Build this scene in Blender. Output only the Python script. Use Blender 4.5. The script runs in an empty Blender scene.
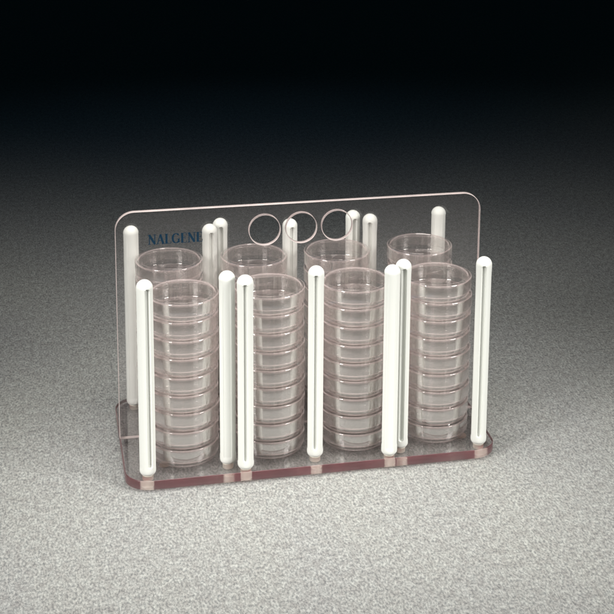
import bpy, bmesh, math, random
from mathutils import Matrix, Vector

S = 0.001                       # all measures below are in millimetres
scene = bpy.context.scene
COL = scene.collection

# ------------------------------------------------------------------ camera
cam_data = bpy.data.cameras.new("camera")
cam = bpy.data.objects.new("camera", cam_data)
COL.objects.link(cam)
scene.camera = cam
PITCH, YAW, ROLL = 0.222116, 0.223028, 0.013417
cam_data.sensor_width = 36.0
cam_data.lens = 1518.04 / 614 * 36.0
cam_data.shift_x = (307 - 360.458) / 614
cam_data.shift_y = (53.611 - 307) / 614
cam_data.clip_start = 0.05
cam_data.clip_end = 60.0
_B = Matrix(((1, 0, 0), (0, math.sin(PITCH), math.cos(PITCH)), (0, math.cos(PITCH), -math.sin(PITCH))))
_Z = Matrix(((math.cos(YAW), -math.sin(YAW), 0), (math.sin(YAW), math.cos(YAW), 0), (0, 0, 1)))
_R = Matrix(((math.cos(ROLL), math.sin(ROLL), 0), (-math.sin(ROLL), math.cos(ROLL), 0), (0, 0, 1)))
_M = _R @ _B @ _Z
_rot = Matrix((_M[0], _M[1], -_M[2])).transposed()
cam.matrix_world = Matrix.Translation(Vector((-240.549, -1334.136, 649.755)) * S) @ _rot.to_4x4()

# ------------------------------------------------------------------ world (dim studio)
world = bpy.data.worlds.new("World")
scene.world = world
world.use_nodes = True
bg = world.node_tree.nodes["Background"]
bg.inputs[0].default_value = (0.2, 0.72, 1.0, 1)
bg.inputs[1].default_value = 0.007

# ------------------------------------------------------------------ studio lamps
def area(name, loc, target, sx, sy, power, color=(1, 1, 1), spread=180):
    d = bpy.data.lights.new(name, 'AREA')
    d.shape = 'RECTANGLE'; d.size = sx; d.size_y = sy
    d.energy = power; d.color = color; d.spread = math.radians(spread)
    o = bpy.data.objects.new(name, d); COL.objects.link(o)
    o.location = loc
    o.rotation_euler = (Vector(target) - Vector(loc)).to_track_quat('-Z', 'Y').to_euler()
    return o
area("softbox_overhead", (-0.05, -0.20, 0.78), (-0.04, -0.18, 0.0), 0.60, 0.40, 2.9, (1.0, 0.985, 0.94), 106)
area("softbox_left", (-0.78, -0.62, 0.50), (-0.05, -0.14, 0.02), 0.30, 0.45, 0.97, (1.0, 0.985, 0.95), 44)
area("softbox_right", (0.72, -0.72, 0.50), (0.02, -0.14, 0.02), 0.30, 0.45, 0.97, (1.0, 0.985, 0.95), 44)
area("added_backlight_cool", (0.1, 1.05, 1.00), (0.05, 0.45, 0.0), 0.60, 0.20, 0.15, (0.45, 0.68, 1.0), 100)  # added lamp without a known source, turns the far tabletop bluer

scene.view_settings.view_transform = 'Standard'
scene.view_settings.look = 'None'
scene.view_settings.exposure = 0.0
scene.view_settings.gamma = 1.0
scene.cycles.max_bounces = 48
scene.cycles.transmission_bounces = 32
scene.cycles.glossy_bounces = 6
scene.cycles.diffuse_bounces = 3
scene.cycles.transparent_max_bounces = 160
scene.cycles.caustics_reflective = True
scene.cycles.caustics_refractive = True
scene.cycles.sample_clamp_indirect = 4.0
scene.cycles.use_denoising = True

# ------------------------------------------------------------------ materials
def new_mat(name):
    m = bpy.data.materials.new(name); m.use_nodes = True
    nt = m.node_tree; nt.nodes.clear()
    out = nt.nodes.new('ShaderNodeOutputMaterial')
    return m, nt, out

def mat_surface():
    m, nt, out = new_mat("speckled_laminate")
    N, L = nt.nodes.new, nt.links.new
    tc = N('ShaderNodeTexCoord')
    n1 = N('ShaderNodeTexNoise'); n1.inputs['Scale'].default_value = 560; n1.inputs['Detail'].default_value = 3
    n1.inputs['Roughness'].default_value = 0.75
    n2 = N('ShaderNodeTexNoise'); n2.inputs['Scale'].default_value = 9; n2.inputs['Detail'].default_value = 3
    n3 = N('ShaderNodeTexNoise'); n3.inputs['Scale'].default_value = 190; n3.inputs['Detail'].default_value = 1
    mpg = N('ShaderNodeMapping'); mpg.inputs['Scale'].default_value = (1, 0.5, 1)
    L(tc.outputs['Object'], mpg.inputs[0])
    for n in (n1, n2, n3): L(mpg.outputs[0], n.inputs['Vector'])
    r1 = N('ShaderNodeValToRGB')
    e = r1.color_ramp.elements
    e[0].position = 0.36; e[0].color = (0.172, 0.180, 0.180, 1)
    e[1].position = 0.64; e[1].color = (0.455, 0.460, 0.432, 1)
    k = e.new(0.5); k.color = (0.315, 0.32, 0.305, 1)
    L(n1.outputs['Fac'], r1.inputs['Fac'])
    r3 = N('ShaderNodeValToRGB')
    r3.color_ramp.elements[0].position = 0.3; r3.color_ramp.elements[0].color = (0.76, 0.74, 0.745, 1)
    r3.color_ramp.elements[1].position = 0.7; r3.color_ramp.elements[1].color = (1, 1, 1, 1)
    L(n3.outputs['Fac'], r3.inputs['Fac'])
    r2 = N('ShaderNodeValToRGB')
    r2.color_ramp.elements[0].position = 0.3; r2.color_ramp.elements[0].color = (0.93, 0.93, 0.95, 1)
    r2.color_ramp.elements[1].position = 0.7; r2.color_ramp.elements[1].color = (1, 1, 0.985, 1)
    L(n2.outputs['Fac'], r2.inputs['Fac'])
    mx = N('ShaderNodeMix'); mx.data_type = 'RGBA'; mx.blend_type = 'MULTIPLY'; mx.inputs[0].default_value = 1
    L(r1.outputs['Color'], mx.inputs[6]); L(r2.outputs['Color'], mx.inputs[7])
    mx2 = N('ShaderNodeMix'); mx2.data_type = 'RGBA'; mx2.blend_type = 'MULTIPLY'; mx2.inputs[0].default_value = 1
    L(mx.outputs[2], mx2.inputs[6]); L(r3.outputs['Color'], mx2.inputs[7])
    b = N('ShaderNodeBsdfPrincipled'); b.inputs['Roughness'].default_value = 0.75
    b.inputs['Specular IOR Level'].default_value = 0.15
    L(mx2.outputs[2], b.inputs['Base Color'])
    bp = N('ShaderNodeBump'); bp.inputs['Strength'].default_value = 0.25; bp.inputs['Distance'].default_value = 0.0006
    L(n1.outputs['Fac'], bp.inputs['Height']); L(bp.outputs['Normal'], b.inputs['Normal'])
    L(b.outputs[0], out.inputs[0])
    return m

def mat_thin(name, tint, gloss=1.0, rough=0.03, milk=0.0, body=(0.93, 0.88, 0.86)):
    """thin moulded polystyrene: light goes straight through, the rest mirrors by angle"""
    m, nt, out = new_mat(name)
    N, L = nt.nodes.new, nt.links.new
    lw = N('ShaderNodeLayerWeight'); lw.inputs['Blend'].default_value = 0.5
    p = N('ShaderNodeMath'); p.operation = 'POWER'; p.inputs[1].default_value = 5.0
    L(lw.outputs['Facing'], p.inputs[0])
    ml = N('ShaderNodeMath'); ml.operation = 'MULTIPLY_ADD'; ml.inputs[1].default_value = 1.0 - 0.06 * gloss; ml.inputs[2].default_value = 0.06 * gloss
    ml.use_clamp = True
    L(p.outputs[0], ml.inputs[0])
    tr = N('ShaderNodeBsdfTransparent'); tr.inputs['Color'].default_value = (*tint, 1)
    gl = N('ShaderNodeBsdfGlossy'); gl.inputs['Roughness'].default_value = rough; gl.inputs['Color'].default_value = (1, 0.985, 0.975, 1)
    mx = N('ShaderNodeMixShader')
    L(ml.outputs[0], mx.inputs[0]); L(tr.outputs[0], mx.inputs[1]); L(gl.outputs[0], mx.inputs[2])
    last = mx
    if milk > 0:
        df = N('ShaderNodeBsdfTranslucent'); df.inputs['Color'].default_value = (*body, 1)
        dd = N('ShaderNodeBsdfDiffuse'); dd.inputs['Color'].default_value = (*body, 1)
        m3 = N('ShaderNodeMixShader'); m3.inputs[0].default_value = 0.5
        L(df.outputs[0], m3.inputs[1]); L(dd.outputs[0], m3.inputs[2])
        m2 = N('ShaderNodeMixShader'); m2.inputs[0].default_value = milk
        L(mx.outputs[0], m2.inputs[1]); L(m3.outputs[0], m2.inputs[2]); last = m2
    L(last.outputs[0], out.inputs[0])
    return m

def mat_acrylic(name, absorb, density, rough=0.0, haze=0.0):
    m, nt, out = new_mat(name)
    N, L = nt.nodes.new, nt.links.new
    g = N('ShaderNodeBsdfGlass'); g.inputs['IOR'].default_value = 1.49; g.inputs['Roughness'].default_value = rough
    g.inputs['Color'].default_value = (1, 1, 1, 1)
    df = N('ShaderNodeBsdfDiffuse'); df.inputs['Color'].default_value = (0.85, 0.80, 0.79, 1)
    tc = N('ShaderNodeTexCoord'); n = N('ShaderNodeTexNoise'); n.inputs['Scale'].default_value = 14; n.inputs['Detail'].default_value = 5
    L(tc.outputs['Object'], n.inputs['Vector'])
    hz = N('ShaderNodeMath'); hz.operation = 'MULTIPLY'; hz.inputs[1].default_value = haze * 2
    L(n.outputs['Fac'], hz.inputs[0])
    mx = N('ShaderNodeMixShader'); L(hz.outputs[0], mx.inputs[0]); L(g.outputs[0], mx.inputs[1]); L(df.outputs[0], mx.inputs[2])
    L(mx.outputs[0], out.inputs[0])
    v = N('ShaderNodeVolumeAbsorption'); v.inputs['Color'].default_value = (*absorb, 1); v.inputs['Density'].default_value = density
    L(v.outputs[0], out.inputs['Volume'])
    return m

def mat_edge(name, tint, amount, glass_rough=0.25):
    """sawn, slightly frosted acrylic edge with a diffuse tint painted in for light piped along the sheet"""
    m, nt, out = new_mat(name)
    N, L = nt.nodes.new, nt.links.new
    g = N('ShaderNodeBsdfGlass'); g.inputs['IOR'].default_value = 1.49; g.inputs['Roughness'].default_value = glass_rough
    b = N('ShaderNodeBsdfPrincipled'); b.inputs['Base Color'].default_value = (*tint, 1); b.inputs['Roughness'].default_value = 0.3
    tc = N('ShaderNodeTexCoord'); n = N('ShaderNodeTexNoise'); n.inputs['Scale'].default_value = 45; n.inputs['Detail'].default_value = 3
    L(tc.outputs['Object'], n.inputs['Vector'])
    mr = N('ShaderNodeMapRange'); mr.inputs['From Min'].default_value = 0.3; mr.inputs['From Max'].default_value = 0.7
    mr.inputs['To Min'].default_value = amount * 0.75; mr.inputs['To Max'].default_value = min(1, amount * 1.2)
    L(n.outputs['Fac'], mr.inputs['Value'])
    mx = N('ShaderNodeMixShader'); L(mr.outputs[0], mx.inputs[0]); L(g.outputs[0], mx.inputs[1]); L(b.outputs[0], mx.inputs[2])
    L(mx.outputs[0], out.inputs[0])
    return m

def mark_edges(me, idx=1):
    """faces of a plate that are neither its front nor its back take the sawn edge material"""
    for p in me.polygons:
        if abs(p.normal.z) < 0.97: p.material_index = idx

def mat_plastic(name, col, rough=0.35, sss=0.0, spec=0.5, metal=0.0):
    m, nt, out = new_mat(name)
    N, L = nt.nodes.new, nt.links.new
    b = N('ShaderNodeBsdfPrincipled')
    b.inputs['Roughness'].default_value = rough
    b.inputs['Metallic'].default_value = metal
    b.inputs['Specular IOR Level'].default_value = spec
    tc = N('ShaderNodeTexCoord')
    n = N('ShaderNodeTexNoise'); n.inputs['Scale'].default_value = 60; n.inputs['Detail'].default_value = 4
    mp = N('ShaderNodeMapping'); mp.inputs['Scale'].default_value = (1, 1, 0.12)
    L(tc.outputs['Object'], mp.inputs[0]); L(mp.outputs[0], n.inputs['Vector'])
    mx = N('ShaderNodeMix'); mx.data_type = 'RGBA'
    mx.inputs[6].default_value = (*[c * 0.95 for c in col], 1); mx.inputs[7].default_value = (*col, 1)
    L(n.outputs['Fac'], mx.inputs[0]); L(mx.outputs[2], b.inputs['Base Color'])
    if sss:
        b.inputs['Subsurface Weight'].default_value = sss
        b.inputs['Subsurface Radius'].default_value = (0.003, 0.003, 0.002)
        b.inputs['Subsurface Scale'].default_value = 1.0
    L(b.outputs[0], out.inputs[0])
    return m

M_SURF = mat_surface()
M_DISH = mat_thin("clear_polystyrene", (0.999, 0.998, 0.997), 0.9, 0.02, 0.004, (0.98, 0.95, 0.92))
M_WALL = mat_thin("clear_polystyrene_wall", (0.999, 0.996, 0.995), 3.3, 0.012, 0.017, (0.99, 0.96, 0.925))
M_RIM = mat_thin("polystyrene_rim", (0.99, 0.965, 0.962), 2.0, 0.06, 0.28, (0.93, 0.79, 0.77))  # pinkish milky tint painted in for light caught in the clear rim
M_BASE = mat_acrylic("tinted_acrylic", (0.80, 0.40, 0.43), 4.5, 0.0, 0.02)
M_BACK = mat_thin("clear_acrylic", (0.965, 0.955, 0.955), 0.7, 0.02, 0.022, (0.85, 0.80, 0.79))
M_BASE_EDGE = mat_edge("sawn_tinted_edge", (0.33, 0.115, 0.13), 0.28)
M_BACK_EDGE = mat_edge("sawn_clear_edge", (0.50, 0.42, 0.405), 0.85)
M_POST = mat_plastic("white_nylon", (0.70, 0.71, 0.672), 0.6, 0.0, 0.25)
M_SCREW = mat_plastic("pale_nylon_screw", (0.90, 0.88, 0.76), 0.4)
M_PAD = mat_plastic("tan_rubber", (0.42, 0.33, 0.27), 0.5)
M_INK = mat_plastic("blue_ink", (0.006, 0.026, 0.05), 0.6, 0.0, 0.1)

# ------------------------------------------------------------------ helpers
def link(name, me, mat, parent=None, loc=None):
    o = bpy.data.objects.new(name, me); COL.objects.link(o)
    if mat:
        for mm in (mat if isinstance(mat, (list, tuple)) else [mat]): me.materials.append(mm)
    if parent: o.parent = parent
    if loc: o.location = loc
    return o

def smooth(me, deg=35):
    for p in me.polygons: p.use_smooth = True
    me.set_sharp_from_angle(angle=math.radians(deg))

def lathe(name, prof, segs, mats_idx=None, closed=True):
    """prof: list of (r, z) in mm, revolved; closed profile joins last to first"""
    me = bpy.data.meshes.new(name)
    vs, fs, mi = [], [], []
    ring = []
    for r, z in prof:
        if r < 1e-6:
            ring.append([len(vs)]); vs.append((0, 0, z * S))
        else:
            ring.append(list(range(len(vs), len(vs) + segs)))
            for k in range(segs):
                a = 2 * math.pi * k / segs
                vs.append((r * math.cos(a) * S, r * math.sin(a) * S, z * S))
    n = len(prof)
    for i in range(n if closed else n - 1):
        A, B = ring[i], ring[(i + 1) % n]
        if len(A) == 1 and len(B) == 1: continue
        for k in range(segs):
            k2 = (k + 1) % segs
            if len(A) == 1: f = (A[0], B[k2], B[k])
            elif len(B) == 1: f = (A[k], A[k2], B[0])
            else: f = (A[k], A[k2], B[k2], B[k])
            fs.append(f); mi.append(mats_idx[i] if mats_idx else 0)
    me.from_pydata(vs, [], fs)
    me.polygons.foreach_set('material_index', mi)
    bm = bmesh.new(); bm.from_mesh(me); bmesh.ops.recalc_face_normals(bm, faces=bm.faces); bm.to_mesh(me); bm.free()
    smooth(me)
    return me

def outline_plate(name, loops, thick, bevel=0.5):
    """flat plate from closed 2-D loops (mm), extruded about z = 0, rounded edges"""
    cu = bpy.data.curves.new(name, 'CURVE'); cu.dimensions = '2D'; cu.fill_mode = 'BOTH'
    for lp in loops:
        s = cu.splines.new('POLY'); s.points.add(len(lp) - 1)
        for p, q in zip(s.points, lp): p.co = (q[0] * S, q[1] * S, 0, 1)
        s.use_cyclic_u = True
    cu.extrude = (thick / 2 - bevel) * S
    cu.bevel_depth = bevel * S; cu.bevel_resolution = 2; cu.offset = -bevel * S
    tmp = bpy.data.objects.new("tmp", cu); COL.objects.link(tmp)
    dg = bpy.context.evaluated_depsgraph_get()
    me = bpy.data.meshes.new_from_object(tmp.evaluated_get(dg))
    bpy.data.objects.remove(tmp); me.name = name; me.materials.clear()
    bm = bmesh.new(); bm.from_mesh(me)
    bmesh.ops.remove_doubles(bm, verts=bm.verts, dist=1e-6)
    bmesh.ops.recalc_face_normals(bm, faces=bm.faces)
    bm.to_mesh(me); bm.free()
    smooth(me, 40)
    for p in me.polygons:
        if abs(p.normal.z) > 0.999: p.use_smooth = False
    return me

def rounded(pts, radii, n=14):
    """round the corners of a polygon"""
    out = []
    m = len(pts)
    for i in range(m):
        p, a, b, r = Vector(pts[i]), Vector(pts[i - 1]), Vector(pts[(i + 1) % m]), radii[i]
        if r <= 0: out.append(tuple(p)); continue
        u, v = (a - p).normalized(), (b - p).normalized()
        h = u.angle(v) / 2
        d = r / math.tan(h); c = p + (u + v).normalized() * (r / math.sin(h))
        s, e = p + u * d - c, p + v * d - c
        a0, a1 = math.atan2(s.y, s.x), math.atan2(e.y, e.x)
        da = (a1 - a0 + math.pi) % (2 * math.pi) - math.pi
        for k in range(n + 1):
            t = a0 + da * k / n
            out.append((c.x + r * math.cos(t), c.y + r * math.sin(t)))
    return out

# ------------------------------------------------------------------ the setting
T = 8.4            # base plate thickness
GAP = 2.4          # pads lift the plate off the surface
GZ = -T - GAP
me = bpy.data.meshes.new("tabletop_surface")
me.from_pydata([(-4, -3, 0), (4, -3, 0), (4, 6, 0), (-4, 6, 0)], [], [(0, 1, 2, 3)])
ground = link("tabletop_surface", me, M_SURF, None, (0, 0, GZ * S))
ground["kind"] = "structure"
ground["label"] = "grey speckled laminate tabletop fading into darkness behind the rack"

# ------------------------------------------------------------------ the rack
rack = bpy.data.objects.new("petri_dish_rack", None); COL.objects.link(rack)
rack.location = (0.0, -0.047, GZ * S); rack.empty_display_size = 0.05
OFF = Vector((0.0, 0.047, -GZ * S))           # rack space -> scene space
rack["label"] = "clear acrylic rack with white upright posts and blue lettering holding the dishes"
rack["category"] = "rack"

YF, YB = -131.3, 37.8
base_loop = rounded([(-168.5, YF), (166, YF), (166, YB), (-168.5, YB)], [22, 22, 22, 22])
me = outline_plate("base_plate", [base_loop], T, 0.7)
mark_edges(me)
base = link("base_plate", me, [M_BASE, M_BASE_EDGE], rack, OFF + Vector((0, 0, -T / 2 * S)))

HB, TB = 216.5, 4.4
YP = -47.0
back_loop = rounded([(-168.8, 0.1), (167.3, 0.1), (167.3, HB), (-168.8, HB)], [2, 2, 17, 17])
loops = [back_loop]
for cx, cz in ((-35.2, 192.1), (-1.6, 192.2), (31.3, 192.4)):
    loops.append([(cx + 13.9 * math.cos(2 * math.pi * k / 72), cz + 13.9 * math.sin(2 * math.pi * k / 72)) for k in range(72)])
me = outline_plate("handle_plate", loops, TB, 0.6)
mark_edges(me)
back = link("handle_plate", me, [M_BACK, M_BACK_EDGE], rack, OFF + Vector((0, YP * S, 0)))
back.rotation_euler = (math.pi / 2, 0, 0)

# ---- posts: round-ended rods, a deep groove on two sides and a shallow flute on the other two
PH, PR = 179.1, 7.15
def post_mesh(deep=2.7, half=1.7):
    angs = []
    marks = [0.0]
    dg = half / PR
    for q in range(4):
        c = q * math.pi / 2
        w = dg if q % 2 == 0 else 0.52
        loc = [-w - 0.09, -w - 0.004, -w + 0.035, -w * 0.5, 0, w * 0.5, w - 0.035, w + 0.004, w + 0.09]
        angs += [(c + t, q) for t in loc]
        g0, g1 = w + 0.09, math.pi / 2 - ((0.52 if q % 2 == 0 else dg) + 0.09)
        for k in range(1, 5): angs.append((c + g0 + (g1 - g0) * k / 5, None))
    z0 = [0.05] ; prof = []
    rb, rt = 4.0, PR
    for k in range(7):                                  # rounded lower end
        t = math.pi / 2 * k / 6
        prof.append((PR - rb + rb * math.sin(t), rb - rb * math.cos(t)))
    zg0, zg1 = 8.0, PH - 6.5
    body = [6.5, zg0 - .3, zg0, zg0 + .3, zg0 + .8, zg0 + 1.6, 14, 40, 70, 100, 130, 160, zg1 - 2.4, zg1 - 1.6, zg1 - .8, zg1 - .3]
    prof += [(PR, z) for z in body if z < PH - PR]
    for k in range(0, 15):                              # domed top
        t = math.pi / 2 * k / 14
        prof.append((PR * math.cos(t), PH - PR + PR * math.sin(t)))
    prof.sort(key=lambda p: p[1])
    vs, fs = [], []
    rows = []
    for r, z in prof:
        row = []
        for a, q in angs:
            rr = r
            d = 0
            if q is not None:
                c = q * math.pi / 2
                lat = abs(PR * math.sin(a - c))
                if q % 2 == 0:
                    hw = half
                    ez = min(z - (zg0 - .2), zg1 - z)
                    if ez > 0:
                        end = hw if ez > hw else math.sqrt(max(hw * hw - (hw - ez) ** 2, 0))
                        if lat < end + 0.02: d = deep
                else:
                    ez = min(z - 7, PH - 9 - z)
                    if ez > 0 and lat < 3.55: d = 0.3
            rr = max(min(rr, PR - d), 0.0) if r > PR - d else r
            row.append(len(vs)); vs.append((rr * math.cos(a) * S, rr * math.sin(a) * S, z * S))
        rows.append(row)
    n = len(angs)
    for i in range(len(rows) - 1):
        for k in range(n):
            k2 = (k + 1) % n
            fs.append((rows[i][k], rows[i][k2], rows[i + 1][k2], rows[i + 1][k]))
    fs.append(tuple(reversed(rows[0])))
    me = bpy.data.meshes.new("post")
    me.from_pydata(vs, [], fs)
    bm = bmesh.new(); bm.from_mesh(me); bmesh.ops.remove_doubles(bm, verts=bm.verts, dist=2e-6)
    bmesh.ops.recalc_face_normals(bm, faces=bm.faces); bm.to_mesh(me); bm.free()
    smooth(me, 32)
    return me

post_me = post_mesh()
post_me.materials.append(M_POST)
screw_me = lathe("screw", [(0, GZ + 0.6), (4.2, GZ + 0.6), (4.9, GZ + 1.3), (4.9, 0.3), (0, 0.3)], 32, None, False)
screw_me.materials.append(M_SCREW)
pad_me = lathe("rubber_foot", [(0, 0.02), (3.6, 0.02), (4.4, 0.6), (4.0, GAP - 0.02), (0, GAP - 0.02)], 32, None, False)
pad_me.materials.append(M_PAD)
view = math.degrees(YAW)
POSTS = [  # x, y, turn of the groove from facing the camera (degrees)
    (-149.1, -117.8, 20), (-78.0, -110.0, 88), (-64.0, -122.5, 0), (-0.2, -112.2, 1), (65.6, -122.0, 90),
    (78.5, -110.5, 8), (150.5, -117.3, 3), (-150.1, 22.3, 84), (-77.5, 14.0, 15), (-65.7, 28.8, 6),
    (-0.9, 15.5, 20), (63.3, 29.0, 18), (77.1, 15.5, 0), (147.9, 24.6, 92)]
for i, (x, y, turn) in enumerate(POSTS):
    o = bpy.data.objects.new("post", post_me); COL.objects.link(o); o.parent = rack
    o.location = OFF + Vector((x * S, y * S, 0.0001))
    d = Vector((-240.5 - x, -1334.1 - y))
    o.rotation_euler = (0, 0, math.atan2(d.y, d.x) + math.radians(turn))
    s = bpy.data.objects.new("screw", screw_me); COL.objects.link(s); s.parent = o
    s.location = (0, 0, 0)
for x, y in ((-133, -95), (142, -93), (-142, -1), (133, 1)):
    o = bpy.data.objects.new("rubber_foot", pad_me); COL.objects.link(o); o.parent = rack
    o.location = OFF + Vector((x * S, y * S, GZ * S))

# ---- serif lettering printed on the face of the back plate
def quad_stroke(p, q, w):
    p, q = Vector(p), Vector(q); d = (q - p).normalized(); n = Vector((-d.y, d.x)) * w / 2
    return [p + n, p - n, q - n, q + n]
def serif(x, y, w=0.34): return quad_stroke((x - w / 2, y), (x + w / 2, y), 0.05)
def arc(cx, cy, rx, ry, a0, a1, w0, w1, n=16):
    out = []
    for k in range(n):
        t0, t1 = [math.radians(a0 + (a1 - a0) * (k + j) / n) for j in (0, 1)]
        def pt(t):
            w = w0 + (w1 - w0) * abs(math.cos(t))
            return (Vector((cx + (rx) * math.cos(t), cy + ry * math.sin(t))), w)
        (p, wp), (q, wq) = pt(t0), pt(t1)
        n0 = Vector((math.cos(t0), math.sin(t0))); n1 = Vector((math.cos(t1), math.sin(t1)))
        out.append([p + n0 * wp / 2, p - n0 * wp / 2, q - n1 * wq / 2, q + n1 * wq / 2])
    return out
TH, TN = 0.24, 0.10
GLYPH = {
    'N': (0.95, [quad_stroke((.17, 0), (.17, 1), TN), quad_stroke((.15, .98), (.78, .03), TH), quad_stroke((.78, 0), (.78, 1), TN),
                 serif(.14, .975), serif(.17, .025), serif(.78, .975)]),
    'A': (0.92, [quad_stroke((.44, .98), (.13, .02), TN), quad_stroke((.44, .98), (.77, .02), TH), quad_stroke((.24, .34), (.64, .34), .05),
                 serif(.13, .025), serif(.77, .025)]),
    'L': (0.80, [quad_stroke((.22, 0), (.22, 1), TH), serif(.22, .975, .4), serif(.15, .025, .3), quad_stroke((.2, .025), (.70, .025), .05),
                 quad_stroke((.71, .0), (.74, .26), .05)]),
    'G': (0.98, arc(.5, .5, .38, .47, 42, 318, .05, TH) + [quad_stroke((.80, .05), (.80, .42), TH * .8), serif(.80, .42, .34), quad_stroke((.80, .72), (.80, .95), .05)]),
    'E': (0.82, [quad_stroke((.22, 0), (.22, 1), TH), quad_stroke((.08, .975), (.68, .975), .05), quad_stroke((.08, .025), (.70, .025), .05),
                 quad_stroke((.22, .52), (.55, .52), .05), quad_stroke((.67, .74), (.69, 1.0), .05), quad_stroke((.55, .40), (.55, .64), .05),
                 quad_stroke((.71, 0), (.75, .26), .05)]),
}
def lettering(word, x0, z0, h, width):
    tot = sum(GLYPH[c][0] for c in word)
    k = width / tot
    vs, fs = [], []
    x = x0
    for c in word:
        adv, parts = GLYPH[c]
        for j, pl in enumerate(parts):
            b = len(vs)
            lift = 0.04 + 0.004 * (j % 8)
            for p in pl: vs.append(((x + p.x * k) * S, -lift * S, (z0 + p.y * h) * S))
            fs.append((b, b + 1, b + 2, b + 3))
        x += adv * k
    me = bpy.data.meshes.new("lettering")
    me.from_pydata(vs, [], fs)
    return me
me = lettering("NALGENE", -140.0, 185.3, 9.2, 49.0)
o = link("lettering", me, M_INK, back)
o.matrix_parent_inverse = Matrix.Identity(4)
o.rotation_euler = (-math.pi / 2, 0, 0)
o.location = (0, 0, (TB / 2) * S)
# back plate is turned so its local +z looks at the camera (-y in the scene)

# ------------------------------------------------------------------ the petri dishes
PITCHZ, RL = 17.02, 31.3
# dish bottom (cup)
cup_prof = [(0, .5), (27.6, .5), (28.4, .05), (28.9, .05), (29.4, .6), (29.6, 2), (29.7, 13.6), (29.5, 14.1), (28.8, 14.1), (28.6, 13.6), (28.5, 2.4), (28.0, 1.7), (0, 1.7)]
cup_mi = [0, 1, 1, 1, 2, 2, 1, 1, 1, 2, 0, 0]
cup_me = lathe("dish_bottom", cup_prof, 96, cup_mi, False)
# lid with its stacking ridge
lid_prof = [(0, 16.0), (27.2, 16.0), (27.9, 16.95), (28.6, 16.95), (29.2, 16.2), (30.4, 16.2), (31.0, 15.9), (31.3, 15.3), (31.35, 5.0), (31.2, 4.5), (30.4, 4.5), (30.2, 5.0), (30.15, 14.6), (29.8, 15.0), (0, 15.0)]
lid_mi = [0, 1, 0, 0, 0, 1, 1, 2, 1, 1, 1, 2, 0, 0]
lid_me = lathe("lid", lid_prof, 96, lid_mi, False)
for mm in (cup_me, lid_me):
    mm.materials.append(M_DISH); mm.materials.append(M_RIM); mm.materials.append(M_WALL)

ORD = ["bottom", "second", "third", "fourth", "fifth", "sixth", "seventh", "eighth", "topmost"]
COLN = ["far left", "centre left", "centre right", "far right"]
random.seed(4)
N_DISH = 9
for row, (y, rn) in enumerate(((-82.6, "front"), (-3.5, "rear"))):
    for c in range(4):
        if row and c == 0: y = 0.5
        elif row: y = -3.0
        xc = (-113.7, -36.3, 41.6, 117.8)[c] if row == 0 else (-117.0, -38.5, 40.5, 122.0)[c]
        dx = dy = 0
        for k in range(N_DISH):
            d = bpy.data.objects.new("petri_dish", None); COL.objects.link(d)
            d.empty_display_size = 0.02
            dx = random.uniform(-.55, .55); dy = random.uniform(-.55, .55)
            d.location = ((xc + dx) * S, (y + dy) * S, (0.05 + PITCHZ * k) * S)
            d.rotation_euler = (0, 0, random.uniform(0, 6.28))
            if k == 0: w = "bottom"
            elif k == N_DISH - 1: w = "topmost"
            else: w = ORD[k] + " up from base"
            d["label"] = "clear petri dish, %s, %s stack of %s row" % (w, COLN[c], rn)
            d["category"] = "petri dish"
            d["group"] = "petri dishes stacked in the rack"
            for nm, mesh in (("dish_bottom", cup_me), ("lid", lid_me)):
                o = bpy.data.objects.new(nm, mesh); COL.objects.link(o); o.parent = d
